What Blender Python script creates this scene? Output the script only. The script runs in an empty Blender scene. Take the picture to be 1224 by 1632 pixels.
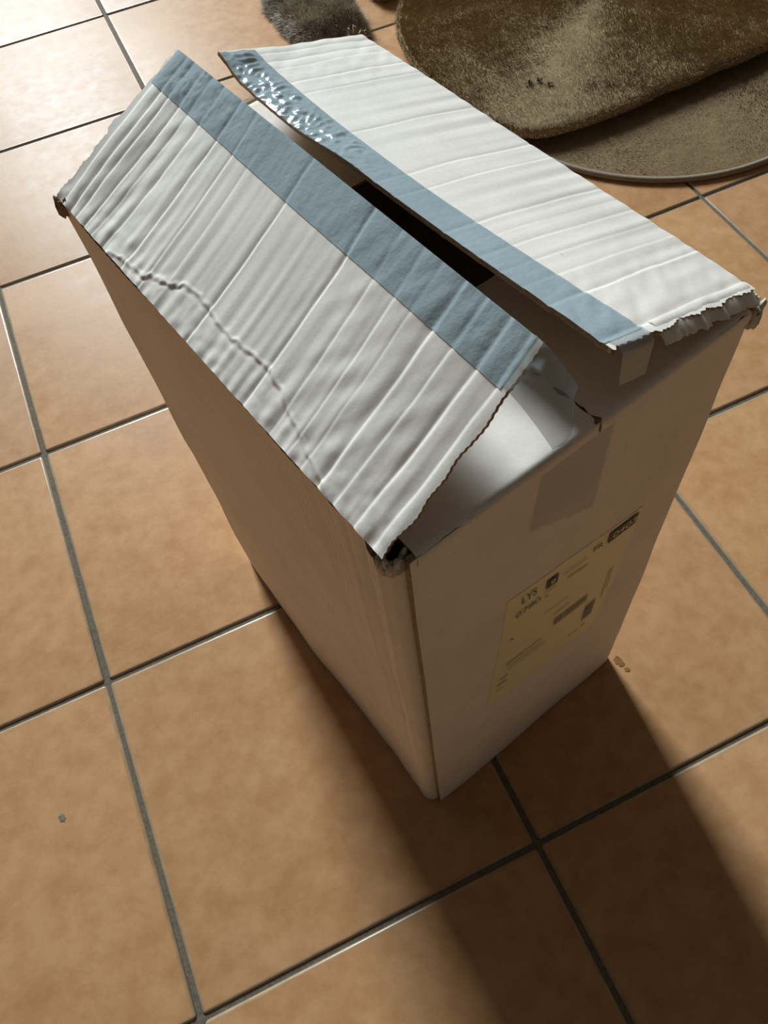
import bpy, bmesh, math, random
from mathutils import Vector, Matrix, noise
import numpy as np
random.seed(7)
rng = np.random.default_rng(7)
scene = bpy.context.scene
COL = scene.collection

# ------------------------------------------------------------------ camera
cam_data = bpy.data.cameras.new('camera')
cam = bpy.data.objects.new('camera', cam_data)
COL.objects.link(cam)
right = Vector((0.9069323, -0.41562489, -0.06877323))
down = Vector((-0.39212515, -0.77317873, -0.49843005))
fwd = Vector((0.15398593, 0.47901003, -0.86419773))
M = Matrix((right, -down, -fwd)).transposed().to_4x4()
M.translation = Vector((0.21172868, -0.04491175, 0.77772966))
cam.matrix_world = M
cam_data.sensor_fit = 'HORIZONTAL'
cam_data.sensor_width = 36.0
cam_data.lens = 1227.6 / 1224 * 36.0
cam_data.clip_start = 0.01
scene.camera = cam

# ------------------------------------------------------------------ light
world = bpy.data.worlds.new('world')
scene.world = world
world.use_nodes = True
bgn = world.node_tree.nodes['Background']
bgn.inputs[0].default_value = (0.62, 0.78, 1.0, 1)
bgn.inputs[1].default_value = 1.0

WIN_X0, WIN_X1, WIN_Z0, WIN_Z1, WALL_Y = -0.72, 1.08, 3.10, 6.70, 8.25
sun_l = bpy.data.lights.new('window_daylight', 'AREA')
sun_l.shape = 'RECTANGLE'
sun_l.size = WIN_X1 - WIN_X0
sun_l.size_y = WIN_Z1 - WIN_Z0
sun_l.energy = 1750
sun_l.color = (0.78, 0.93, 1.0)
lo = bpy.data.objects.new('window_daylight', sun_l)
COL.objects.link(lo)
lo.location = ((WIN_X0 + WIN_X1) / 2, WALL_Y + 0.1, (WIN_Z0 + WIN_Z1) / 2)
lo.rotation_euler = (math.radians(-90), 0, 0)

vs = scene.view_settings
vs.view_transform = 'Standard'
vs.look = 'None'
vs.gamma = 1
vs.use_curve_mapping = False
vs.exposure = 0.0

# ------------------------------------------------------------------ materials
def new_mat(name):
    m = bpy.data.materials.new(name)
    m.use_nodes = True
    nt = m.node_tree
    return m, nt, nt.nodes['Principled BSDF']

def nd(nt, t, **kw):
    n = nt.nodes.new(t)
    for k, v in kw.items():
        setattr(n, k, v)
    return n

def ramp(nt, fac, stops):
    r = nd(nt, 'ShaderNodeValToRGB')
    nt.links.new(fac, r.inputs[0])
    el = r.color_ramp.elements
    while len(el) < len(stops):
        el.new(0.5)
    for e, (p, c) in zip(el, stops):
        e.position = p
        e.color = (*c, 1) if len(c) == 3 else c
    return r

def noise_tex(nt, vec, scale, detail=4, rough=0.55):
    n = nd(nt, 'ShaderNodeTexNoise')
    n.inputs['Scale'].default_value = scale
    n.inputs['Detail'].default_value = detail
    n.inputs['Roughness'].default_value = rough
    if vec is not None:
        nt.links.new(vec, n.inputs['Vector'])
    return n

def mixc(nt, fac, a, b, mode='MIX'):
    m = nd(nt, 'ShaderNodeMix', data_type='RGBA', blend_type=mode)
    for s, v in ((0, fac), (6, a), (7, b)):
        if isinstance(v, (int, float)):
            m.inputs[s].default_value = v
        elif isinstance(v, tuple):
            m.inputs[s].default_value = (*v, 1)
        else:
            nt.links.new(v, m.inputs[s])
    return m.outputs[2]

def bump(nt, h, strength, dist, bsdf):
    b = nd(nt, 'ShaderNodeBump')
    b.inputs['Strength'].default_value = strength
    b.inputs['Distance'].default_value = dist
    nt.links.new(h, b.inputs['Height'])
    nt.links.new(b.outputs[0], bsdf.inputs['Normal'])
    return b

def plain(name, col, rough=0.7, nscale=60, amt=0.15, bs=0.2, bd=0.001):
    m, nt, p = new_mat(name)
    g = nd(nt, 'ShaderNodeNewGeometry')
    n = noise_tex(nt, g.outputs['Position'], nscale)
    d = tuple(c * (1 - amt) for c in col)
    l = tuple(min(1, c * (1 + amt)) for c in col)
    r = ramp(nt, n.outputs[0], [(0.3, d), (0.7, l)])
    nt.links.new(r.outputs[0], p.inputs['Base Color'])
    p.inputs['Roughness'].default_value = rough
    if bs:
        bump(nt, n.outputs[0], bs, bd, p)
    return m

# terracotta tile
m, nt, p = new_mat('terracotta_tile')
MAT_TILE = m
g = nd(nt, 'ShaderNodeNewGeometry')
oi = nd(nt, 'ShaderNodeObjectInfo')
addv = nd(nt, 'ShaderNodeVectorMath', operation='ADD')
nt.links.new(g.outputs['Position'], addv.inputs[0])
sc = nd(nt, 'ShaderNodeVectorMath', operation='SCALE')
comb = nd(nt, 'ShaderNodeCombineXYZ')
for i in range(3):
    nt.links.new(oi.outputs['Random'], comb.inputs[i])
nt.links.new(comb.outputs[0], sc.inputs[0])
sc.inputs['Scale'].default_value = 7.0
nt.links.new(sc.outputs[0], addv.inputs[1])
V = addv.outputs[0]
n1 = noise_tex(nt, V, 9, 6, 0.6)
n2 = noise_tex(nt, V, 42, 6, 0.65)
n3 = noise_tex(nt, V, 150, 3, 0.6)
r1 = ramp(nt, n1.outputs[0], [(0.32, (0.453, 0.217, 0.091)), (0.5, (0.507, 0.255, 0.114)), (0.68, (0.562, 0.300, 0.143))])
r2 = ramp(nt, n2.outputs[0], [(0.35, (0.427, 0.202, 0.082)), (0.62, (0.581, 0.315, 0.155))])
c1 = mixc(nt, 0.55, r1.outputs[0], r2.outputs[0])
r3 = ramp(nt, n3.outputs[0], [(0.70, (0, 0, 0)), (0.78, (1, 1, 1))])
sp = nd(nt, 'ShaderNodeMath', operation='MULTIPLY')
nt.links.new(r3.outputs[0], sp.inputs[0])
sp.inputs[1].default_value = 0.5
c2 = mixc(nt, sp.outputs[0], c1, (0.521, 0.373, 0.223))
hv = nd(nt, 'ShaderNodeHueSaturation')
mr = nd(nt, 'ShaderNodeMapRange')
nt.links.new(oi.outputs['Random'], mr.inputs[0])
mr.inputs[3].default_value = 0.94
mr.inputs[4].default_value = 1.05
nt.links.new(mr.outputs[0], hv.inputs['Value'])
nt.links.new(c2, hv.inputs['Color'])
nt.links.new(hv.outputs[0], p.inputs['Base Color'])
rr = ramp(nt, n2.outputs[0], [(0.3, (0.38,) * 3), (0.7, (0.46,) * 3)])
nt.links.new(rr.outputs[0], p.inputs['Roughness'])
p.inputs['Specular IOR Level'].default_value = 0.11
ma = nd(nt, 'ShaderNodeMath', operation='ADD')
nt.links.new(n2.outputs[0], ma.inputs[0])
nt.links.new(n1.outputs[0], ma.inputs[1])
bump(nt, ma.outputs[0], 0.12, 0.002, p)

MAT_TEDGE = plain('glazed_tile_edge', (0.40, 0.25, 0.14), 0.28, 60, 0.15, 0.0)
MAT_GROUT = plain('grey_grout', (0.135, 0.105, 0.072), 0.9, 300, 0.25, 0.5, 0.001)
MAT_WALLPAINT = plain('wall_paint', (0.055, 0.042, 0.03), 0.9, 8, 0.04, 0.0)
MAT_FRAME = plain('window_frame_paint', (0.75, 0.74, 0.70), 0.5, 20, 0.03, 0.0)

# cardboard
def cardboard(name, col, streak_axis=None, streak=0.0):
    m, nt, p = new_mat(name)
    g = nd(nt, 'ShaderNodeNewGeometry')
    n1 = noise_tex(nt, g.outputs['Position'], 22, 5)
    n2 = noise_tex(nt, g.outputs['Position'], 420, 3)
    n3 = noise_tex(nt, g.outputs['Position'], 75, 3)
    a = tuple(c * 0.93 for c in col)
    b = tuple(min(1, c * 1.05) for c in col)
    r = ramp(nt, n1.outputs[0], [(0.3, a), (0.7, b)])
    r2 = ramp(nt, n2.outputs[0], [(0.25, (0.9,) * 3), (0.6, (1, 1, 1))])
    c = mixc(nt, 0.6, r.outputs[0], r2.outputs[0], 'MULTIPLY')
    # tiny dirt specks
    r3 = ramp(nt, n3.outputs[0], [(0.20, (0.55, 0.5, 0.42)), (0.24, (1, 1, 1))])
    c = mixc(nt, 0.5, c, r3.outputs[0], 'MULTIPLY')
    nt.links.new(c, p.inputs['Base Color'])
    p.inputs['Roughness'].default_value = 0.62
    p.inputs['Specular IOR Level'].default_value = 0.25
    bump(nt, n2.outputs[0], 0.10, 0.0006, p)
    return m

MAT_CARD = cardboard('pale_cardboard', (0.90, 0.785, 0.69))
MAT_RAW = plain('brown_kraft_core', (0.33, 0.22, 0.125), 0.85, 350, 0.35, 0.5, 0.001)
MAT_TORN = plain('torn_paper_ply', (0.66, 0.58, 0.46), 0.85, 300, 0.2, 0.5, 0.001)
MAT_INSIDE = plain('kraft_liner', (0.40, 0.29, 0.18), 0.8, 60, 0.12, 0.2, 0.001)

def tape_mat(name, col, alpha, rough, bs):
    m, nt, p = new_mat(name)
    g = nd(nt, 'ShaderNodeNewGeometry')
    n1 = noise_tex(nt, g.outputs['Position'], 140, 4, 0.6)
    n2 = noise_tex(nt, g.outputs['Position'], 30, 3)
    r = ramp(nt, n2.outputs[0], [(0.3, tuple(c * 0.92 for c in col)), (0.7, tuple(c * 1.06 for c in col))])
    nt.links.new(r.outputs[0], p.inputs['Base Color'])
    p.inputs['Roughness'].default_value = rough
    p.inputs['Specular IOR Level'].default_value = 0.5
    p.inputs['Alpha'].default_value = alpha
    bump(nt, n1.outputs[0], bs, 0.0015, p)
    return m

MAT_TAPE = tape_mat('clear_packing_tape', (0.47, 0.54, 0.56), 0.70, 0.13, 0.35)
MAT_TAB = tape_mat('loose_clear_tape', (0.50, 0.55, 0.57), 0.30, 0.10, 0.25)
MAT_OLD = tape_mat('tape_on_card', (0.50, 0.50, 0.54), 0.20, 0.3, 0.08)
MAT_LABEL = plain('label_paper', (0.92, 0.80, 0.50), 0.55, 30, 0.03, 0.0)
MAT_INK = plain('black_ink', (0.035, 0.028, 0.022), 0.6, 300, 0.2, 0.0)
MAT_INKGREY = plain('faded_ink', (0.22, 0.18, 0.13), 0.6, 900, 0.35, 0.0)
MAT_STAIN = plain('brown_stain', (0.26, 0.105, 0.018), 0.6, 120, 0.3, 0.0)
MAT_SPOT = plain('grey_scuff', (0.19, 0.15, 0.11), 0.6, 120, 0.3, 0.0)

def fur_mat(name, dark, light):
    m, nt, p = new_mat(name)
    g = nd(nt, 'ShaderNodeNewGeometry')
    n1 = noise_tex(nt, g.outputs['Position'], 16, 5)
    n2 = noise_tex(nt, g.outputs['Position'], 90, 4)
    r = ramp(nt, n1.outputs[0], [(0.3, dark), (0.7, light)])
    r2 = ramp(nt, n2.outputs[0], [(0.25, (0.78,) * 3), (0.7, (1, 1, 1))])
    c = mixc(nt, 0.7, r.outputs[0], r2.outputs[0], 'MULTIPLY')
    nt.links.new(c, p.inputs['Base Color'])
    p.inputs['Roughness'].default_value = 0.9
    p.inputs['Specular IOR Level'].default_value = 0.15
    bump(nt, n2.outputs[0], 0.4, 0.004, p)
    return m, nt, p, c, g

MAT_FUR = fur_mat('beige_plush', (0.34, 0.235, 0.125), (0.40, 0.28, 0.152))[0]
MAT_SUEDE = fur_mat('beige_short_pile', (0.21, 0.135, 0.068), (0.26, 0.172, 0.09))[0]
MAT_HEM = plain('hem_binding', (0.27, 0.20, 0.135), 0.8, 200, 0.15, 0.3, 0.001)
MAT_GREY = fur_mat('grey_plush', (0.48, 0.40, 0.31), (0.68, 0.58, 0.45))[0]
MAT_FURDIRT = plain("dark_fur_dirt", (0.09, 0.07, 0.04), 0.9, 200, 0.3, 0.0)

# ------------------------------------------------------------------ helpers
def link(name, me, mats, parent=None):
    o = bpy.data.objects.new(name, me)
    COL.objects.link(o)
    for mm in (mats if isinstance(mats, (list, tuple)) else [mats]):
        if me.materials.find(mm.name) < 0:
            me.materials.append(mm)
    if parent:
        o.parent = parent
    return o

def mesh(name, verts, faces, mats, parent=None, smooth=True, idx=None):
    me = bpy.data.meshes.new(name)
    me.from_pydata([tuple(v) for v in verts], [], faces)
    me.update()
    if smooth:
        me.polygons.foreach_set('use_smooth', [True] * len(me.polygons))
    o = link(name, me, mats, parent)
    if idx is not None:
        me.polygons.foreach_set('material_index', idx)
    me.update()
    return o

def tag(o, label=None, cat=None, group=None, kind=None):
    for k, v in (('label', label), ('category', cat), ('group', group), ('kind', kind)):
        if v:
            o[k] = v
    return o

def empty(name, loc=(0, 0, 0)):
    o = bpy.data.objects.new(name, None)
    COL.objects.link(o)
    o.location = loc
    return o

def box_bm(bm, lo_, hi_):
    x0, y0, z0 = lo_
    x1, y1, z1 = hi_
    v = [bm.verts.new(c) for c in ((x0, y0, z0), (x1, y0, z0), (x1, y1, z0), (x0, y1, z0), (x0, y0, z1), (x1, y0, z1), (x1, y1, z1), (x0, y1, z1))]
    for f in ((0, 3, 2, 1), (4, 5, 6, 7), (0, 1, 5, 4), (1, 2, 6, 5), (2, 3, 7, 6), (3, 0, 4, 7)):
        bm.faces.new([v[i] for i in f])

def bm_obj(name, bm, mats, parent=None, smooth=False):
    me = bpy.data.meshes.new(name)
    bm.to_mesh(me)
    bm.free()
    if smooth:
        me.polygons.foreach_set('use_smooth', [True] * len(me.polygons))
    return link(name, me, mats, parent)

def sheet(name, P, nu, nv, thick, mats, parent=None, flip=False):
    """grid surface P (array nu x nv x 3, outer face) with thickness; materials: outer, inner, rim"""
    P = np.asarray(P, float)
    du = np.gradient(P, axis=0)
    dv = np.gradient(P, axis=1)
    N = np.cross(du, dv)
    N /= np.linalg.norm(N, axis=2, keepdims=True) + 1e-12
    if flip:
        N = -N
    # smooth normals for the inner face so creases do not self-intersect
    Q = P - N * thick
    n = nu * nv
    verts = np.concatenate([P.reshape(-1, 3), Q.reshape(-1, 3)])
    I = np.arange(n).reshape(nu, nv)
    a, b, c, d = I[:-1, :-1].ravel(), I[1:, :-1].ravel(), I[1:, 1:].ravel(), I[:-1, 1:].ravel()
    top = np.stack([a, b, c, d], 1)
    bot = np.stack([d, c, b, a], 1) + n
    ring = np.concatenate([I[:, 0], I[-1, 1:], I[-2::-1, -1], I[0, -2:0:-1]])
    nx = np.roll(ring, -1)
    # own rim vertices so the edge stays crisp
    base = 2 * n
    k = len(ring)
    verts = np.concatenate([verts, P.reshape(-1, 3)[ring], Q.reshape(-1, 3)[ring]])
    j = np.arange(k)
    jn = (j + 1) % k
    rim = np.stack([base + jn, base + j, base + k + j, base + k + jn], 1)
    faces = np.concatenate([top, bot, rim])
    if flip:
        faces = faces[:, ::-1]
    idx = [0] * len(top) + [1] * len(bot) + [2] * len(rim)
    return mesh(name, verts.tolist(), faces.tolist(), mats, parent, True, idx)

def fbm(x, y, z=0.0, o=3):
    return noise.fractal(Vector((x, y, z)), 1.0, 2.0, o)

# ------------------------------------------------------------------ room shell
X0, X1, Y0, CEIL = -1.98, 3.63, -2.31, 7.0
T = 0.33
GAP = 0.0048
# floor: grout bed with single tiles
bm = bmesh.new()
box_bm(bm, (X0, Y0, -0.06), (X1, WALL_Y, -0.0022))
floor = bm_obj('floor', bm, MAT_GROUT)
tag(floor, 'terracotta tiled floor with dark grey grout joints', kind='structure')

def tile_mesh(w, h):
    bm = bmesh.new()
    prof = [(0.0, -0.008), (0.0, -0.0022), (0.0003, -0.0013), (0.0010, -0.0005), (0.0020, -0.0001), (0.0034, 0.0)]
    rings = []
    for ins, z in prof:
        r = 0.003 - min(ins, 0.0022)
        pts = []
        for sx, sy, a0 in ((1, 1, 0), (-1, 1, 90), (-1, -1, 180), (1, -1, 270)):
            cx = sx * (w / 2 - ins - r)
            cy = sy * (h / 2 - ins - r)
            for k in range(3):
                a = math.radians(a0 + 45 * k)
                pts.append(bm.verts.new((cx + r * math.cos(a), cy + r * math.sin(a), z)))
        rings.append(pts)
    for r0, r1 in zip(rings, rings[1:]):
        for k in range(12):
            bm.faces.new((r0[k], r0[(k + 1) % 12], r1[(k + 1) % 12], r1[k]))
    bm.faces.ensure_lookup_table()
    for k, f in enumerate(bm.faces):
        f.material_index = 1
    bm.faces.new(rings[-1]).material_index = 0
    me = bpy.data.meshes.new('tile')
    bm.to_mesh(me)
    bm.free()
    me.polygons.foreach_set('use_smooth', [True] * len(me.polygons))
    me.materials.append(MAT_TILE)
    me.materials.append(MAT_TEDGE)
    return me

tm = tile_mesh(T - GAP, T - GAP)
for i in range(-6, 11):
    for j in range(-7, 10):
        o = bpy.data.objects.new('tile', tm)
        COL.objects.link(o)
        o.parent = floor
        o.location = ((i + 0.5) * T + random.uniform(-1, 1) * 0.0005, (j + 0.5) * T + random.uniform(-1, 1) * 0.0005, 0)
        o.rotation_euler = (random.uniform(-1, 1) * 0.0012, random.uniform(-1, 1) * 0.0012, random.uniform(-1, 1) * 0.0015)

# the rest of the tiling up to the window wall, joined
bm = bmesh.new()
for i in range(-6, 11):
    for j in range(10, 25):
        k = len(bm.verts)
        bm.from_mesh(tm)
        bm.verts.ensure_lookup_table()
        bmesh.ops.translate(bm, verts=bm.verts[k:], vec=((i + 0.5) * T, (j + 0.5) * T, 0))
rest = bm_obj('tile_field', bm, [MAT_TILE, MAT_TEDGE], floor, True)
rest['kind'] = 'stuff'

def struct_box(name, lo_, hi_, mat, parent=None, label=None):
    bm = bmesh.new()
    box_bm(bm, lo_, hi_)
    o = bm_obj(name, bm, mat, parent)
    if not parent:
        tag(o, label, kind='structure')
    return o

W = 0.12
struct_box('wall_left', (X0 - W, Y0, 0), (X0, WALL_Y, CEIL), MAT_WALLPAINT, label='plain painted side wall of the room')
struct_box('wall_right', (X1, Y0, 0), (X1 + W, WALL_Y, CEIL), MAT_WALLPAINT, label='plain painted side wall opposite')
struct_box('wall_front', (X0 - W, Y0 - W, 0), (X1 + W, Y0, CEIL), MAT_WALLPAINT, label='plain painted wall behind the camera')
struct_box('ceiling', (X0 - W, Y0 - W, CEIL), (X1 + W, WALL_Y + W, CEIL + 0.1), MAT_WALLPAINT, label='plain painted ceiling')
bm = bmesh.new()
for lo_, hi_ in (((X0 - W, WALL_Y, 0), (WIN_X0, WALL_Y + W, CEIL)), ((WIN_X1, WALL_Y, 0), (X1 + W, WALL_Y + W, CEIL)),
                 ((WIN_X0, WALL_Y, 0), (WIN_X1, WALL_Y + W, WIN_Z0)), ((WIN_X0, WALL_Y, WIN_Z1), (WIN_X1, WALL_Y + W, CEIL))):
    box_bm(bm, lo_, hi_)
wb = bm_obj('wall_back', bm, MAT_WALLPAINT)
tag(wb, 'painted wall with the window opening', kind='structure')
bm = bmesh.new()
fw = 0.035
for lo_, hi_ in (((WIN_X0, WALL_Y + 0.02, WIN_Z0), (WIN_X0 + fw, WALL_Y + 0.07, WIN_Z1)), ((WIN_X1 - fw, WALL_Y + 0.02, WIN_Z0), (WIN_X1, WALL_Y + 0.07, WIN_Z1)),
                 ((WIN_X0, WALL_Y + 0.02, WIN_Z0), (WIN_X1, WALL_Y + 0.07, WIN_Z0 + fw)), ((WIN_X0, WALL_Y + 0.02, WIN_Z1 - fw), (WIN_X1, WALL_Y + 0.07, WIN_Z1))):
    box_bm(bm, lo_, hi_)
w1 = bm_obj('window_1', bm, MAT_FRAME)
tag(w1, 'white framed window letting in daylight', kind='structure')

# ------------------------------------------------------------------ shipping box
ZT = 0.485
BOX = empty('shipping_box', (0.33, 0.24, 0))
tag(BOX, 'dented pale cardboard shipping box standing on the tiles with its taped flaps ajar', 'box')

def local(P):
    return np.asarray(P, float) - np.array([0.33, 0.24, 0.0])

def lerp(a, b, t):
    return a * (1 - t) + b * t

def resample(pts, n):
    pts = np.asarray(pts, float)
    d = np.r_[0, np.cumsum(np.linalg.norm(np.diff(pts, axis=0), axis=1))]
    # smooth by Chaikin first
    for _ in range(3):
        q = [pts[0]]
        for a, b in zip(pts, pts[1:]):
            q += [a * .75 + b * .25, a * .25 + b * .75]
        q.append(pts[-1])
        pts = np.array(q)
    d = np.r_[0, np.cumsum(np.linalg.norm(np.diff(pts, axis=0), axis=1))]
    s = np.linspace(0, d[-1], n)
    return np.stack([np.interp(s, d, pts[:, k]) for k in range(pts.shape[1])], 1)

def wall(name, bot, top, n, nz, ztop, disp=None, mats=None, thick=0.0038):
    B_ = resample(bot, n)
    T_ = resample(top, n)
    P = np.zeros((n, nz, 3))
    tang = np.gradient(B_, axis=0)
    nrm = np.stack([tang[:, 1], -tang[:, 0]], 1)
    nrm /= np.linalg.norm(nrm, axis=1, keepdims=True)
    for k in range(nz):
        v = k / (nz - 1)
        xy = B_ * (1 - v) + T_ * v
        if disp is not None:
            dd = np.array([disp(i / (n - 1), v) for i in range(n)])
            xy = xy - nrm * dd[:, None] * SGN
        P[:, k, :2] = xy
        for i in range(n):
            P[i, k, 2] = 0.0008 + v * (ztop(i / (n - 1)) - 0.0008)
    return sheet(name, local(P), n, nz, thick, mats or [MAT_CARD, MAT_INSIDE, MAT_RAW], BOX, flip=FLIP)

def ss(a, b, x):
    t = min(1, max(0, (x - a) / (b - a)))
    return t * t * (3 - 2 * t)

# left wall, wrapping round the near corner into the glue tab
SGN, FLIP = 1, False
Lbot = [(0.186, 0.396), (0.2095, 0.270), (0.2285, 0.2), (0.2495, 0.108), (0.2525, 0.0915), (0.2555, 0.0795), (0.2612, 0.0757), (0.2680, 0.0765), (0.290, 0.0820)]
Ltop = [(0.179, 0.403), (0.2040, 0.300), (0.2290, 0.200), (0.2500, 0.114), (0.2530, 0.1030), (0.2558, 0.0970), (0.2600, 0.0945), (0.2660, 0.0945), (0.288, 0.0995)]

def disp_left(u, v):
    s = 0.0
    # long vertical ridges close to the near corner
    for c, a, w in ((0.86, 0.0012, 0.008), (0.81, -0.0008, 0.012), (0.885, -0.0009, 0.006), (0.74, 0.0006, 0.015)):
        cc = c + 0.006 * math.sin(v * 5 + c * 30)
        s += a * math.exp(-((u - cc) / w) ** 2) * (0.4 + 0.6 * ss(0.1, 0.7, v))
    s += 0.00016 * math.sin(u * 2 * math.pi * 55) * ss(0.2, 0.9, v)
    s += 0.0018 * fbm(u * 3, v * 4, 2.2)
    # soft bulge
    s += 0.003 * math.sin(math.pi * min(1, u * 1.1)) * math.sin(math.pi * v)
    return s if u < 0.9 else s * max(0, (1 - u) / 0.1)

def ltop(u):
    z = ZT - 0.0005 - 0.002 * math.sin(math.pi * min(u / 0.86, 1))
    if u > 0.845:
        z -= 0.013 * ss(0.845, 0.875, u) + 0.002 * noise.noise(Vector((u * 150, 0, 0)))
    return z
side_l = wall('side_panel', Lbot, Ltop, 240, 60, ltop, disp_left)

# near wall with its cut edge left of the glue joint
Nbot = [(0.2659, 0.0716), (0.34, 0.0880), (0.42, 0.1068), (0.4790, 0.1205), (0.4836, 0.1228), (0.4842, 0.1285)]
Ntop = [(0.2632, 0.0902), (0.34, 0.1085), (0.42, 0.1275), (0.4740, 0.1385), (0.4784, 0.1409), (0.4790, 0.1460)]

def disp_near(u, v):
    s = 0.0012 * fbm(u * 2.5, v * 3.5, 9.1) + 0.00008 * math.sin(u * 2 * math.pi * 38)
    s += -0.002 * math.sin(math.pi * u) * math.sin(math.pi * v)
    return s
side_n = wall('side_panel', Nbot, Ntop, 120, 50, lambda u: ZT - 0.0015 + 0.0008 * noise.noise(Vector((u * 40, 3, 0))), disp_near)
side_n['label'] = 'end panel with the shipping label'
Rbot = [(0.4842, 0.1290), (0.44, 0.32), (0.4085, 0.4465), (0.404, 0.449)]
Rtop = [(0.4790, 0.1465), (0.442, 0.31), (0.4085, 0.4625), (0.404, 0.4675)]
wall('side_panel', Rbot, Rtop, 60, 20, lambda u: ZT - 0.001)
Bbot = [(0.4035, 0.449), (0.30, 0.4245), (0.1905, 0.3985), (0.187, 0.396)]
Btop = [(0.4035, 0.4672), (0.29, 0.436), (0.1845, 0.4075), (0.180, 0.404)]
wall('side_panel', Bbot, Btop, 60, 20, lambda u: ZT - 0.0015)
# bottom
bq = [(0.190, 0.392), (0.2620, 0.0800), (0.479, 0.1270), (0.405, 0.4445)]
P = np.zeros((2, 2, 3))
P[0, 0] = (*bq[1], 0.005); P[1, 0] = (*bq[2], 0.005); P[1, 1] = (*bq[3], 0.005); P[0, 1] = (*bq[0], 0.005)
sheet('bottom_panel', local(P), 2, 2, 0.004, [MAT_INSIDE, MAT_CARD, MAT_RAW], BOX)

# ---- flaps
def crease_profile(x, creases):
    d = 0.0
    for c, a, w in creases:
        q = x - c
        w1, w2 = w * 0.85, max(0.0026, w * 0.26)
        if q > 0:
            d += a * math.exp(-(q / w1) ** 1.4)
        else:
            d += a * math.exp(-(-q / w2) ** 1.6)
    return d

def polydist(px, py, pts):
    best = (9, 0)
    for (ax, ay), (bx, by) in zip(pts, pts[1:]):
        dx, dy = bx - ax, by - ay
        L2 = dx * dx + dy * dy
        t = max(0, min(1, ((px - ax) * dx + (py - ay) * dy) / L2))
        qx, qy = ax + t * dx, ay + t * dy
        dd = math.hypot(px - qx, py - qy)
        if dd < best[0]:
            best = (dd, (dx * (py - ay) - dy * (px - ax)) / math.sqrt(L2))
    return best

class Flap:
    def __init__(s, h0, h1, f0, f1, dispf, hingef):
        s.h0, s.h1, s.f0, s.f1 = (np.array(v, float) for v in (h0, h1, f0, f1))
        s.disp, s.hf = dispf, hingef
        a = s.h1 - s.h0
        b = (s.f0 + s.f1) / 2 - (s.h0 + s.h1) / 2
        n = np.cross(a, b)
        n /= np.linalg.norm(n)
        s.n = n if n[2] > 0 else -n
    def pt(s, u, v, off=0.0):
        h = lerp(s.h0, s.h1, u) + s.hf(u)
        f = lerp(s.f0, s.f1, u)
        return lerp(h, f, v) + s.n * (s.disp(u, v) + off)

# left flap: u 0 near .. 1 far, v 0 hinge .. 1 free edge
CL = [(0.985, -0.0016, 0.014), (0.952, -0.0020, 0.012), (0.925, -0.0014, 0.008), (0.888, -0.0020, 0.010), (0.855, -0.0008, 0.006),
      (0.812, -0.0014, 0.010), (0.748, -0.0016, 0.008), (0.690, -0.0010, 0.007), (0.640, -0.0004, 0.006), (0.520, -0.0014, 0.008),
      (0.350, -0.0015, 0.009), (0.282, -0.0007, 0.007), (0.232, -0.0008, 0.007), (0.195, -0.0005, 0.006),
      (0.150, -0.0018, 0.013), (0.108, -0.0010, 0.009), (0.060, -0.0020, 0.014), (0.020, -0.0012, 0.010)]
CRUMPLE = [(0.80, 0.0), (0.76, 0.04), (0.70, 0.06), (0.67, 0.097), (0.623, 0.14), (0.606, 0.178), (0.571, 0.196), (0.531, 0.198),
           (0.495, 0.179), (0.437, 0.178), (0.396, 0.191), (0.355, 0.204), (0.303, 0.177), (0.273, 0.139), (0.239, 0.112), (0.208, 0.081), (0.171, 0.049), (0.14, 0.02), (0.12, 0.0)]
CR = [(a * 0.315, b * 0.11) for a, b in CRUMPLE]

def disp_lf(u, v):
    us = u + 0.010 * (v - 0.6) * math.sin(u * 17) + 0.0025 * noise.noise(Vector((u * 6, v * 5, 1.7)))
    d = 0.55 * crease_profile(us, CL)
    d *= 0.75 + 0.35 * noise.noise(Vector((u * 9, v * 2.5, 4.0)))
    # fluting ghost lines
    d += 0.000014 * math.sin(u * 0.315 / 0.0056 * 2 * math.pi) * (0.6 + 0.8 * noise.noise(Vector((u * 5, v * 2, 8))))
    # general unevenness
    d += 0.0006 * fbm(u * 3, v * 1.4, 3.3, 2)
    # crumpled crease along the hinge, with the band below it pressed in
    jit = 0.0016 * noise.noise(Vector((u * 60, v * 25, 5)))
    dist, side = polydist(u * 0.315 + jit, v * 0.11 + jit, CR)
    k = 0.5 + 0.7 * abs(noise.noise(Vector((u * 22, 0.3, 2))))
    d += 0.0007 * k * math.exp(-(dist / 0.0011) ** 2) - 0.0004 * k * math.exp(-((side - 0.0022) / 0.0014) ** 2) * (dist < 0.006)
    near_h = math.exp(-(v / 0.16) ** 2) * ss(0.08, 0.3, u) * ss(0.95, 0.75, u) if False else math.exp(-(v / 0.16) ** 2)
    d += 0.0006 * near_h * noise.noise(Vector((u * 46, v * 16, 6)))
    # fine diagonal wrinkles towards both ends
    end = ss(0.22, 0.0, u) if u < 0.5 else ss(0.78, 1.0, u)
    d += 0.0006 * (math.exp(-((u - 0.2) / 0.16) ** 2) + math.exp(-((u - 0.85) / 0.12) ** 2)) * noise.noise(Vector((u * 30 + v * 5, v * 6, 7)))
    # far end curls up a little
    d += 0.0035 * ss(0.84, 1.0, u) * math.sin(math.pi * v)
    d -= 0.002 * math.sin(math.pi * v)
    return d

LF = Flap((0.2530, 0.0955, 0.4875), (0.1790, 0.4030, 0.4868), (0.33477, 0.11695, 0.55636), (0.27672, 0.42704, 0.53400),
          disp_lf, lambda u: np.array([0, 0, -0.0016 * math.sin(math.pi * u) + 0.0007 * noise.noise(Vector((u * 50, 0, 0)))]))

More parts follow.
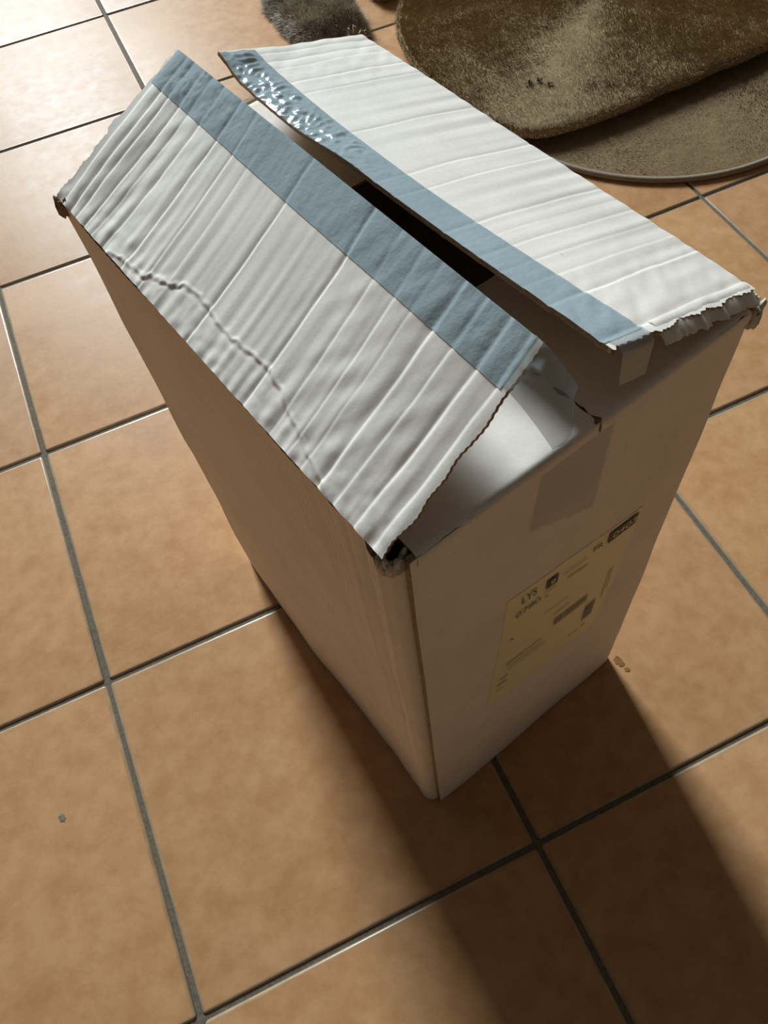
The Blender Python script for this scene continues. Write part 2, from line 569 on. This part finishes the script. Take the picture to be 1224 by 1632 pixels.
def flap_sheet(name, fl, nu, nv, ragn, ragf):
    P = np.zeros((nu, nv, 3))
    for i in range(nu):
        for j in range(nv):
            u = i / (nu - 1)
            v = j / (nv - 1)
            uu = u
            if i == 0:
                uu += ragn(v)
            elif i < 4:
                uu += ragn(v) * (1 - i / 4)
            if i == nu - 1:
                uu += ragf(v)
            elif i > nu - 5:
                uu += ragf(v) * (1 - (nu - 1 - i) / 4)
            P[i, j] = fl.pt(uu, v)
    return P

NU, NV = 540, 130
P = flap_sheet('l', LF, NU, NV, lambda v: 0.0010 * (math.floor(v * 65) % 2) + 0.006 * noise.noise(Vector((v * 7, 0, 0))),
               lambda v: 0.010 * noise.noise(Vector((v * 9, 5, 0))) + 0.004 * noise.noise(Vector((v * 40, 5, 0))))
flap_l = sheet('top_flap', local(P), NU, NV, 0.0024, [MAT_CARD, MAT_INSIDE, MAT_RAW], BOX, flip=True)
flap_l['label'] = 'creased long flap lifted towards the middle'

# right flap
CRR = [(0.975, -0.0008, 0.010), (0.945, -0.0009, 0.008), (0.915, -0.0006, 0.007), (0.858, -0.0013, 0.008), (0.808, -0.0008, 0.007), (0.648, -0.0009, 0.006), (0.495, -0.0011, 0.007),
       (0.443, -0.0008, 0.006), (0.325, -0.0010, 0.007), (0.285, -0.0004, 0.005), (0.250, -0.0007, 0.006), (0.205, -0.0005, 0.006), (0.162, -0.0006, 0.007), (0.112, -0.0016, 0.009), (0.022, -0.0026, 0.014)]

def disp_rf(u, v):
    us = u + 0.004 * noise.noise(Vector((u * 6, v * 3, 11.7)))
    d = 0.42 * crease_profile(us, CRR) * (0.8 + 0.35 * noise.noise(Vector((u * 9, v * 2.5, 14.0))))
    d += 0.000012 * math.sin(u * 0.32 / 0.0056 * 2 * math.pi) * (0.6 + 0.8 * noise.noise(Vector((u * 5, v * 2, 18))))
    d += 0.0005 * fbm(u * 3, v * 1.4, 13.3, 2)
    d += -0.0045 * math.sin(math.pi * u) * v * v
    d += 0.0006 * (math.exp(-((u - 0.93) / 0.1) ** 2) + math.exp(-((u - 0.06) / 0.1) ** 2)) * noise.noise(Vector((u * 30 + v * 6, v * 9, 17)))
    d += 0.003 * ss(0.93, 1.0, u) * v ** 3
    d -= 0.0040 * ss(0.55, 0.75, u) * ss(1.0, 0.88, u) * max(0, (v - 0.75) / 0.25) ** 2
    return d

RF = Flap((0.4835, 0.1490, 0.4875), (0.4066, 0.4649, 0.4872), (0.36967, 0.11684, 0.53459), (0.30189, 0.44166, 0.51472),
          disp_rf, lambda u: np.array([0, 0, 0.0006 * noise.noise(Vector((u * 40, 7, 0)))]))
P = flap_sheet('r', RF, NU, NV, lambda v: 0.010 * noise.noise(Vector((v * 8, 2, 0))) + 0.005 * noise.noise(Vector((v * 45, 2, 0))),
               lambda v: 0.008 * noise.noise(Vector((v * 6, 15, 0))))
flap_r = sheet('top_flap', local(P), NU, NV, 0.0024, [MAT_CARD, MAT_INSIDE, MAT_RAW], BOX, flip=False)
flap_r['label'] = 'brightly lit long flap with a torn near edge'

# torn ply hanging over the near edge of the right flap
def ragged_strip(name, fn, n, m, mats, parent, thick=0.0007, flip=False):
    P = np.zeros((n, m, 3))
    for i in range(n):
        for j in range(m):
            P[i, j] = fn(i / (n - 1), j / (m - 1))
    return sheet(name, local(P), n, m, thick, mats, parent, flip)

def torn_r(a, b):
    v = 0.02 + a * 0.70
    w = 0.018 + 0.010 * noise.noise(Vector((a * 9, 0, 3))) + 0.006 * noise.noise(Vector((a * 33, 0, 3)))
    u = 0.020 - b * (w + 0.02)
    p_ = RF.pt(max(u, -0.05), v, 0.0008)
    p_ = p_ + np.array([0, 0, -0.006]) * b * b
    return p_
tr = ragged_strip('torn_ply', torn_r, 60, 8, [MAT_CARD, MAT_TORN, MAT_TORN], flap_r, flip=False)

# tape strips on the free edges
def tape_strip(name, fl, parent, v0f, u0, u1, mat, flip, nu=300, nv=26):
    P = np.zeros((nu, nv, 3))
    for i in range(nu):
        u = u0 + (u1 - u0) * i / (nu - 1)
        v0 = v0f(u)
        for j in range(nv):
            q = j / (nv - 1)
            if q < 2:
                v = v0 + (1.003 - v0) * q
                cr_ = ss(0.45, 0.7, u) if not flip else 0.25 * ss(0.6, 0.9, u)
                P[i, j] = fl.pt(u, v, 0.0004 + 0.0022 * cr_ * abs(noise.noise(Vector((u * 62, v * 19, 3 + flip)))) * min(1, q * 4))
            else:
                r = (q - 0.86) / 0.14
                edge = fl.pt(u, 1.006, 0.0005)
                P[i, j] = edge - fl.n * (0.0048 * r) + np.array([0, 0, 0.0006 * noise.noise(Vector((u * 60, r, 1)))])
    return sheet(name, local(P), nu, nv, 0.0002, [mat, mat, mat], parent, flip)

tp_l = tape_strip('tape_strip', LF, flap_l, lambda u: 0.785 + 0.002 * math.sin(u * 9), 0.012, 0.992, MAT_TAPE, True)
tp_l['label'] = 'half of the slit clear tape'
tp_r = tape_strip('tape_strip', RF, flap_r, lambda u: 0.775 + 0.055 * math.sin(math.pi * u), 0.014, 0.992, MAT_TAPE, False)
tp_r['label'] = 'half of the slit clear tape'

# loose tape ends
def tab_l(a, b):
    v = 0.80 + 0.205 * b
    u = 0.014 - a * (0.075 + 0.012 * math.sin(b * 5))
    p_ = LF.pt(0.012, v, 0.0008) + (LF.pt(0.0, v) - LF.pt(0.1, v)) * ((0.012 - u) / 0.1)
    p_ = p_ + np.array([0.006, -0.002, -0.020]) * a * a * (1 - 0.35 * b)
    p_ = p_ + LF.n * (0.0018 * noise.noise(Vector((a * 6, b * 9, 2))) * a + 0.0016 * math.sin(b * 14) * a * (1 - a))
    return p_
tb = ragged_strip('tape_end', tab_l, 30, 30, [MAT_TAB] * 3, flap_l, 0.0002, True)
tb['label'] = 'loose clear tape end sticking out'

def tab_r(a, b):
    v = 0.78 + 0.20 * b
    base = RF.pt(0.016, v, 0.0008)
    dirn = (RF.pt(0.0, v) - RF.pt(0.1, v))
    dirn /= np.linalg.norm(dirn)
    x = a * 0.030
    out = dirn * min(x, 0.008) * 1.0
    dn = np.array([0.004, -0.006, -1.0]) * max(0, x - 0.005)
    p_ = base + out + dn + RF.n * 0.0012 * noise.noise(Vector((a * 5, b * 8, 12))) * a
    side = (RF.pt(0.0, 0.0) - RF.pt(0.0, 1.0))
    side /= np.linalg.norm(side)
    p_ = p_ + side * (0.004 * a * b + 0.002 * a)
    return p_
tb2 = ragged_strip('tape_end', tab_r, 30, 24, [MAT_TAB] * 3, flap_r, 0.0002, False)
tb2['label'] = 'loose clear tape end folded down'

# ---- inner flaps (short ones), resting about level
eu = np.array([0.9740, 0.2269, 0.0]); eu /= np.linalg.norm(eu)
ev = np.array([-0.2335, 0.9723, 0.0]); ev /= np.linalg.norm(ev)
NT0 = np.array([0.2640, 0.0912, ZT])

def inner(name, o, a0, a1, d, tilt, lift, dirv, seed, flip, rag0=0.0, rag1=0.0, n=60, m=52):
    rb_ = 0.0045
    P = np.zeros((n, m, 3))
    for i in range(n):
        for j in range(m):
            a = i / (n - 1)
            b = j / (m - 1)
            x = lerp(a0, a1, a)
            if i == 0:
                x += rag0 * (noise.noise(Vector((b * 14, seed, 0))) + 0.4 * noise.noise(Vector((b * 50, seed, 0))))
            if i == n - 1:
                x += rag1 * (noise.noise(Vector((b * 14, seed + 3, 0))) + 0.4 * noise.noise(Vector((b * 50, seed, 0))))
            jj = 9
            if j < jj:      # the fold: from the outside of the wall over its rim
                an = math.pi / 2 * j / (jj - 1)
                y = -0.0018 + rb_ - rb_ * math.cos(an)
                z = -rb_ + rb_ * math.sin(an) + 0.0004 * noise.noise(Vector((x * 120, 1, seed)))
                z = z if j else z - 0.004
            else:
                y0 = -0.0018 + rb_
                q = (j - jj + 1) / (m - jj)
                y = y0 + (d - y0) * q
                z = -math.tan(tilt) * (y - y0) + lift * min(1, q * 6) + 0.0014 * fbm(x * 20, y * 20, seed) * min(1, q * 5)
            P[i, j] = o + eu * x + dirv * y + np.array([0, 0, z])
    return sheet(name, local(P), n, m, 0.0016, [MAT_CARD, MAT_INSIDE, MAT_RAW], BOX, flip)

in1 = inner('inner_flap', NT0, 0.003, 0.1105, 0.112, math.radians(2), 0.0, ev, 1.0, False, 0.0, 0.003)
in1['label'] = 'lit half of the torn short flap'
in2 = inner('inner_flap', NT0, 0.1130, 0.2170, 0.112, math.radians(6), -0.002, ev, 2.0, False, 0.003, 0.0)
in2['label'] = 'shaded half of the torn short flap'
FT0 = np.array([0.1800, 0.4035, ZT])
in3 = inner('inner_flap', FT0, 0.004, 0.222, 0.110, math.radians(1), -0.0005, -ev, 3.0, True)
eu2 = None

# torn corner bits: crumpled kraft around the open corner hole
def corner_tear(name, c, r, seed, parent, a0=0, a1=360, mats=None):
    n, mm = 40, 7
    P = np.zeros((n, mm, 3))
    for i in range(n):
        a = math.radians(a0 + (a1 - a0) * i / (n - 1))
        for j in range(mm):
            b = j / (mm - 1)
            q = noise.noise(Vector((math.cos(a) * 3, math.sin(a) * 3, seed + b * 2)))
            q2 = noise.noise(Vector((math.cos(a) * 9, math.sin(a) * 9, seed + b * 5)))
            rr_ = r * (0.62 + 0.5 * b + 0.28 * q + 0.18 * q2)
            zz = 0.0065 * math.sin(b * 3.1) * (0.7 + q) - 0.008 * b + 0.003 * q2
            P[i, j] = np.array(c) + eu * rr_ * math.cos(a) + ev * rr_ * 0.9 * math.sin(a) + np.array([0, 0, zz])
    return sheet(name, local(P), n, mm, 0.0008, mats or [MAT_RAW, MAT_RAW, MAT_TORN], parent, False)
corner_tear('torn_corner', (0.2590, 0.0995, 0.4800), 0.0065, 1.0, side_l, 70, 330)
corner_tear('torn_corner', (0.4800, 0.1440, 0.4800), 0.0060, 5.0, side_n, 190, 420)
corner_tear('torn_corner', (0.4045, 0.4655, 0.4850), 0.0070, 8.0, flap_r, 0, 200, [MAT_TORN, MAT_TORN, MAT_RAW])
corner_tear('torn_corner', (0.1815, 0.4005, 0.4845), 0.0040, 11.0, flap_l, 90, 300, [MAT_TORN, MAT_TORN, MAT_RAW])

# ---- near wall frame for label, tape and print
WP0 = np.array([0.26589, 0.07206, 0.0])
WEX = np.array([0.97392394, 0.22687479, 0.0])
WEY = np.array([-0.00889763, 0.03819559, 0.99923067])
WN = np.array([0.22670024, -0.97317466, 0.03921825])
# sample the actual near wall surface so things lie on it
nw = np.array([v.co[:] for v in side_n.data.vertices][:120 * 50]) + np.array([0.33, 0.24, 0])
nwx = (nw - WP0) @ WEX
nwy = (nw - WP0) @ WEY
nwz = (nw - WP0) @ WN

def on_wall(x, y, off):
    d2 = (nwx - x) ** 2 + (nwy - y) ** 2
    k = np.argpartition(d2, 6)[:6]
    w = 1 / (d2[k] + 1e-7)
    h = (nwz[k] * w).sum() / w.sum()
    return WP0 + WEX * x + WEY * y + WN * (h + off)

def wall_patch(name, quad, n, m, off, mats, parent, thick=0.0002, rag=None):
    P = np.zeros((n, m, 3))
    q = [np.array(c) for c in quad]       # bl, br, tr, tl
    for i in range(n):
        for j in range(m):
            a, b = i / (n - 1), j / (m - 1)
            c = lerp(lerp(q[0], q[1], a), lerp(q[3], q[2], a), b)
            if rag:
                c = c + rag(a, b)
            P[i, j] = on_wall(c[0], c[1], off)
    return sheet(name, local(P), n, m, thick, mats, parent, False)

lab = wall_patch('shipping_label', [(0.0515, 0.1930), (0.1690, 0.1790), (0.1785, 0.3480), (0.0640, 0.3600)], 16, 20, 0.0003, [MAT_LABEL] * 3, BOX)
lab['label'] = 'yellowish printed shipping label'
otp = wall_patch('tape_patch', [(0.0760, 0.4270), (0.1240, 0.4030), (0.1270, 0.4810), (0.0790, 0.4810)], 14, 16, 0.0005, [MAT_OLD] * 3, BOX, 0.0002,
                 lambda a, b: np.array([0, 0.004 * noise.noise(Vector((a * 9, 2, 0))) * (b < 0.05)]))
otp['label'] = 'strip of old tape left on the end panel'

def ink(name, rects, mat=MAT_INK, off=0.0010):
    """flat print on the label: list of (x0, y0, x1, y1) in wall metres, sheared by the label's tilt"""
    vs_, fs = [], []
    for x0, y0, x1, y1 in rects:
        k = len(vs_)
        for x, y in ((x0, y0), (x1, y0), (x1, y1), (x0, y1)):
            vs_.append(local(on_wall(x, y - 0.07 * (x - 0.115), off)))
        fs.append((k, k + 1, k + 2, k + 3))
    return mesh(name, vs_, fs, mat, lab, False)

def text(name, body, x, y, h, mat=MAT_INK, off=0.0010, sx=1.0):
    cu = bpy.data.curves.new(name, 'FONT')
    cu.body = body
    cu.size = 1.0
    cu.resolution_u = 3
    tmp = bpy.data.objects.new('tmp', cu)
    COL.objects.link(tmp)
    dg = bpy.context.evaluated_depsgraph_get()
    me = bpy.data.meshes.new_from_object(tmp.evaluated_get(dg))
    bpy.data.objects.remove(tmp)
    s = h / 0.70
    me.materials.clear()
    for v in me.vertices:
        X = x + v.co.x * s * sx
        Y = y + v.co.y * s - 0.07 * (X - 0.115)
        v.co = Vector(local(on_wall(X, Y, off)))
    me.name = name
    return link(name, me, mat, lab)

text('printed_text', 'LYS', 0.0750, 0.3395, 0.0095, sx=0.62)
ink('printed_box', [(0.0960, 0.3345, 0.1055, 0.3462)])
text('printed_text', '9', 0.0985, 0.3368, 0.0070, MAT_LABEL, 0.0013)
text('printed_text', '0780', 0.0715, 0.3225, 0.0075, MAT_INKGREY)
text('printed_text', 'FR', 0.1350, 0.3395, 0.0058)
ink('printed_box', [(0.1485, 0.3365, 0.1745, 0.3495)])
text('printed_text', '0403', 0.1515, 0.3400, 0.0072, MAT_LABEL, 0.0013, 1.1)
# barcodes
def bars(x0, y0, x1, y1, vertical, seed):
    r = random.Random(seed)
    out = []
    c, e = (x0, x1) if vertical else (y0, y1)
    while c < e - 0.0004:
        w = r.choice((0.0003, 0.0003, 0.0006, 0.0009))
        out.append((c, y0, min(c + w, e), y1) if vertical else (x0, c, x1, min(c + w, e)))
        c += w + r.choice((0.0003, 0.0005))
    return out
ink('barcode', bars(0.1110, 0.2595, 0.1430, 0.2705, True, 1), MAT_INKGREY)
ink('barcode', bars(0.1445, 0.2195, 0.1560, 0.2475, False, 2), MAT_INK)
text('printed_text', '0151 40', 0.1335, 0.2045, 0.0040)
# text lines
for rect in [(0.0665, 0.2525, 0.0835, 0.2540), (0.0850, 0.2525, 0.0995, 0.2536), (0.0675, 0.2455, 0.1010, 0.2464), (0.0690, 0.2390, 0.1060, 0.2398),
                   (0.0620, 0.2300, 0.0700, 0.2312), (0.0600, 0.2200, 0.0690, 0.2215), (0.0590, 0.2110, 0.0650, 0.2120),
                   (0.1108, 0.3368, 0.1316, 0.3375), (0.1156, 0.3262, 0.1331, 0.3274), (0.0949, 0.3290, 0.1053, 0.3299), (0.0965, 0.3220, 0.0995, 0.3234),
                   (0.0690, 0.2925, 0.0715, 0.2945), (0.0987, 0.2930, 0.1224, 0.2936), (0.1090, 0.2800, 0.1240, 0.2810),
                   (0.1625, 0.2400, 0.1633, 0.2860), (0.1660, 0.2500, 0.1666, 0.2860)]:
    ink('text_line', [rect], MAT_INKGREY)

# ------------------------------------------------------------------ plush rugs
def rounded_outline(cx, cy, hx, hy, r, n=18):
    pts = []
    for sx, sy, a0 in ((1, 1, 0), (-1, 1, 90), (-1, -1, 180), (1, -1, 270)):
        for k in range(n):
            a = math.radians(a0 + 90 * k / (n - 1))
            pts.append((cx + sx * (hx - r) + r * math.cos(a), cy + sy * (hy - r) + r * math.sin(a)))
    return np.array(pts)

def mat_body(name, outline, z0, th, mat, parent, edge=0.02, rings=26, bumpa=0.002, seed=0.0, wav=0.0, base=None):
    c = outline.mean(axis=0)
    n = len(outline)
    verts, faces = [], []
    R_ = [(1.0 - edge * 0.6 / 0.3, z0 + 0.0), (1.0, z0 + th * 0.35), (1.0 - 0.004, z0 + th * 0.7), (1.0 - 0.02, z0 + th * 0.95), (1 - 0.045, z0 + th)]
    for k in range(1, rings + 1):
        R_.append(((1 - 0.045) * (1 - k / (rings + 0.5)), z0 + th))
    for ri, (s, z) in enumerate(R_):
        for i, p_ in enumerate(outline):
            d = p_ - c
            q = c + d * s
            if wav:
                q = q + d / np.linalg.norm(d) * wav * noise.noise(Vector((p_[0] * 14, p_[1] * 14, seed)))
            zz = z
            if ri == 0 and base:
                zz = base(q)
            if ri >= 3:
                zz += bumpa * fbm(q[0] * 14, q[1] * 14, seed) + bumpa * 0.7 * noise.noise(Vector((q[0] * 60, q[1] * 60, seed)))
            verts.append((q[0], q[1], zz))
    for ri in range(len(R_) - 1):
        for i in range(n):
            a, b = ri * n + i, ri * n + (i + 1) % n
            faces.append((a, b, b + n, a + n))
    last = (len(R_) - 1) * n
    faces.append(tuple(range(last, last + n)))
    faces.append(tuple(range(n - 1, -1, -1)))
    return mesh(name, verts, faces, mat, parent)

def pile(name, pts, nrm, length, width, mat, parent, seed, lean=0.6, zfloor=0.002):
    """short fibres: one thin triangle each"""
    n = len(pts)
    r = np.random.default_rng(seed)
    a = r.uniform(0, 2 * np.pi, n)
    side = np.stack([np.cos(a), np.sin(a), np.zeros(n)], 1) * width * r.uniform(0.6, 1.3, n)[:, None]
    ln = np.zeros((n, 3))
    for i in range(n):
        x, y = pts[i, 0], pts[i, 1]
        ang = a[i] * 1.7 + 1.2 * noise.noise(Vector((x * 40, y * 40, seed)))
        ln[i] = (math.cos(ang), math.sin(ang), 0)
    tip = pts + (nrm + ln * lean + r.normal(0, 0.25, (n, 3))) * (length * r.uniform(0.6, 1.2, n))[:, None]
    tip[:, 2] = np.maximum(tip[:, 2], zfloor)
    V_ = np.empty((n * 3, 3))
    V_[0::3] = pts - side
    V_[1::3] = pts + side
    V_[2::3] = tip
    me = bpy.data.meshes.new(name)
    me.vertices.add(n * 3)
    me.vertices.foreach_set('co', V_.ravel())
    me.loops.add(n * 3)
    me.loops.foreach_set('vertex_index', np.arange(n * 3))
    me.polygons.add(n)
    me.polygons.foreach_set('loop_start', np.arange(n) * 3)
    me.polygons.foreach_set('loop_total', np.full(n, 3))
    me.polygons.foreach_set('use_smooth', np.ones(n, dtype=bool))
    me.update()
    me.validate()
    o = link(name, me, mat, parent)
    o['kind'] = 'stuff'
    return o

def surface_samples(o, n, seed, zmin=-1):
    me = o.data
    me.calc_loop_triangles()
    vv = np.array([v.co[:] for v in me.vertices])
    tr_ = np.array([t.vertices[:] for t in me.loop_triangles])
    A, B, C = vv[tr_[:, 0]], vv[tr_[:, 1]], vv[tr_[:, 2]]
    cr = np.cross(B - A, C - A)
    ar = np.linalg.norm(cr, axis=1)
    nz = cr / (ar[:, None] + 1e-12)
    ok = nz[:, 2] > zmin
    w = ar * ok
    r = np.random.default_rng(seed)
    k = r.choice(len(tr_), n, p=w / w.sum())
    a, b = r.uniform(0, 1, (2, n))
    m_ = a + b > 1
    a[m_], b[m_] = 1 - a[m_], 1 - b[m_]
    return A[k] + (B[k] - A[k]) * a[:, None] + (C[k] - A[k]) * b[:, None], nz[k]

def fan_samples(outline, n, z, seed, k=0.985):
    c = outline.mean(axis=0)
    B, C = c + (outline - c) * k, c + (np.roll(outline, -1, axis=0) - c) * k
    w = np.abs((B - c)[:, 0] * (C - c)[:, 1] - (B - c)[:, 1] * (C - c)[:, 0])
    r = np.random.default_rng(seed)
    i = r.choice(len(outline), n, p=w / w.sum())
    a, b = r.uniform(0, 1, (2, n))
    f = a + b > 1
    a[f], b[f] = 1 - a[f], 1 - b[f]
    q = c + (B[i] - c) * a[:, None] + (C[i] - c) * b[:, None]
    return np.c_[q, np.full(n, z)], np.tile([0, 0, 1.0], (n, 1))

# lower, flat round rug
a_ = np.linspace(0, 2 * np.pi, 96, endpoint=False)
ol = np.stack([1.105 + 0.300 * np.cos(a_), 0.965 + 0.292 * np.sin(a_)], 1)
RUG = empty('round_rug', (1.105, 0.965, 0))
tag(RUG, 'flat round beige rug with a bound edge, lying under the fluffy mat', 'rug')
off = np.array([1.105, 0.965])
rb = mat_body('rug_body', ol - off, 0.0, 0.0075, MAT_SUEDE, RUG, 0.004, bumpa=0.0012, seed=2.0)
hv_, hf_ = [], []
for i, p_ in enumerate(ol - off):
    d = p_ / np.linalg.norm(p_)
    for k in range(8):
        t = 2 * math.pi * k / 8
        hv_.append((p_[0] + d[0] * (0.0048 * math.cos(t) - 0.003), p_[1] + d[1] * (0.0048 * math.cos(t) - 0.003), 0.0048 + 0.0046 * math.sin(t)))
nn = len(ol)
for i in range(nn):
    for k in range(8):
        hf_.append((i * 8 + k, ((i + 1) % nn) * 8 + k, ((i + 1) % nn) * 8 + (k + 1) % 8, i * 8 + (k + 1) % 8))
mesh('hem', hv_, hf_, MAT_HEM, RUG)
pp, pn = fan_samples(ol - off, 60000, 0.0072, 4, 0.96)
pile('short_pile', pp, pn, 0.0022, 0.0005, MAT_SUEDE, RUG, 4, 0.9)

# upper, thick fluffy mat
UP = np.array([[0.815, 1.325], [0.775, 1.260], [0.757, 1.190], [0.750, 1.110], [0.754, 1.040], [0.768, 0.970], [0.790, 0.915], [0.824, 0.878], [0.866, 0.862], [0.930, 0.860], [1.047, 0.866],
               [1.173, 0.876], [1.290, 0.880], [1.40, 0.90], [1.48, 0.96], [1.53, 1.06], [1.54, 1.20], [1.51, 1.33], [1.44, 1.43], [1.33, 1.49], [1.20, 1.51], [1.05, 1.50], [1.00, 1.48], [0.93, 1.44], [0.86, 1.385]])
def closed_resample(pts, n):
    for _ in range(3):
        q = []
        for a, b in zip(pts, np.roll(pts, -1, axis=0)):
            q += [a * .75 + b * .25, a * .25 + b * .75]
        pts = np.array(q)
    c = np.r_[pts, pts[:1]]
    d = np.r_[0, np.cumsum(np.linalg.norm(np.diff(c, axis=0), axis=1))]
    s = np.linspace(0, d[-1], n, endpoint=False)
    return np.stack([np.interp(s, d, c[:, k]) for k in range(2)], 1)
ou = closed_resample(UP, 150)
FM = empty('fluffy_mat', (1.14, 1.18, 0.0140))
tag(FM, 'thick fluffy beige plush mat with dark smudges, lying on the round rug', 'mat')
off = np.array([1.14, 1.18])
fb = mat_body('mat_body', ou - off, 0.0, 0.019, MAT_FUR, FM, 0.012, bumpa=0.0009, seed=5.0, wav=0.006)
pp, pn = fan_samples(ou - off, 300000, 0.0178, 6)
qq, qn = surface_samples(fb, 160000, 7, -0.2)
sel = qn[:, 2] < 0.97
pp, pn = np.r_[pp, qq[sel]], np.r_[pn, qn[sel]]
pile('plush_pile', pp, pn, 0.0052, 0.0006, MAT_FUR, FM, 6, 0.5, 0.0)
# dark smudges in the pile
for cx, cy, n_, s_ in ((0.886, 0.985, 45, 0.004), (0.902, 0.982, 45, 0.004), (0.911, 0.966, 35, 0.003), (0.962, 0.932, 50, 0.010), (0.990, 0.920, 25, 0.005)):
    r = np.random.default_rng(int(cx * 1000))
    q = np.stack([r.normal(cx - 1.14, s_, n_), r.normal(cy - 1.18, s_ * 0.5, n_), np.full(n_, 0.0205)], 1)
    pile('dark_smudge', q, np.tile([0, 0, 1.0], (n_, 1)), 0.006, 0.0007, MAT_FURDIRT, FM, 8, 0.8)

# grey plush cloth bunched behind the box
def lump(name, cx, cy, rx, ry, h, rot, mat, seed, label, cat, nfib):
    e_ = empty(name, (cx, cy, 0))
    tag(e_, label, cat)
    e_.rotation_euler.z = rot
    n, m_ = 56, 22
    verts, faces = [], []
    for j in range(m_):
        t = j / (m_ - 1)
        rad = math.cos(t * math.pi / 2) ** 0.55 if j < m_ - 1 else 0.0
        zz = h * math.sin(t * math.pi / 2) ** 0.8
        for i in range(n):
            a = 2 * math.pi * i / n
            k = 1 + 0.22 * noise.noise(Vector((math.cos(a) * 1.5, math.sin(a) * 1.5, seed + t * 0.8))) + 0.08 * noise.noise(Vector((math.cos(a) * 5, math.sin(a) * 5, seed + t * 3)))
            sq = 1 / (abs(math.cos(a)) ** 3 + abs(math.sin(a)) ** 3) ** (1 / 3)
            verts.append((rx * rad * k * sq * math.cos(a), ry * rad * k * sq * math.sin(a), zz * (1 + 0.25 * noise.noise(Vector((math.cos(a) * rad * 2, math.sin(a) * rad * 2, seed))))))
    for j in range(m_ - 1):
        for i in range(n):
            a, b = j * n + i, j * n + (i + 1) % n
            faces.append((a, b, b + n, a + n))
    faces.append(tuple(range(n - 1, -1, -1)))
    b_ = mesh('plush_body', verts, faces, mat, e_)
    q, qn = surface_samples(b_, nfib, int(seed), 0.0)
    pile('plush_pile', q, qn, 0.008, 0.0009, mat, e_, int(seed) + 20, 0.8)
    return e_
lump('plush_blanket', 0.682, 1.425, 0.074, 0.120, 0.040, math.radians(2), MAT_GREY, 3, 'grey plush blanket bunched on the tiles behind the far box corner', 'blanket', 26000)
lump('plush_cushion', 0.835, 1.465, 0.030, 0.070, 0.045, math.radians(-8), MAT_GREY, 9, 'small pale grey plush lump at the top edge between blanket and fluffy mat', 'cushion', 9000)

# ------------------------------------------------------------------ marks on the floor
def blotch(name, cx, cy, rx, ry, rot, mat, seed):
    n = 22
    vs_ = [(cx, cy, 0.0006)]
    for i in range(n):
        a = 2 * math.pi * i / n
        k = 1 + 0.5 * noise.noise(Vector((math.cos(a) * 2, math.sin(a) * 2, seed)))
        x, y = rx * k * math.cos(a), ry * k * math.sin(a)
        vs_.append((cx + x * math.cos(rot) - y * math.sin(rot), cy + x * math.sin(rot) + y * math.cos(rot), 0.0004))
    return mesh(name, vs_, [(0, 1 + i, 1 + (i + 1) % n) for i in range(n)], mat, floor)
blotch('stain', 0.4925, 0.1150, 0.0040, 0.0060, 0.3, MAT_STAIN, 1)
blotch('stain', 0.4950, 0.1045, 0.0024, 0.0032, 0.6, MAT_STAIN, 4)
blotch('stain', -0.0747, 0.2155, 0.0030, 0.0040, 0.2, MAT_SPOT, 7)
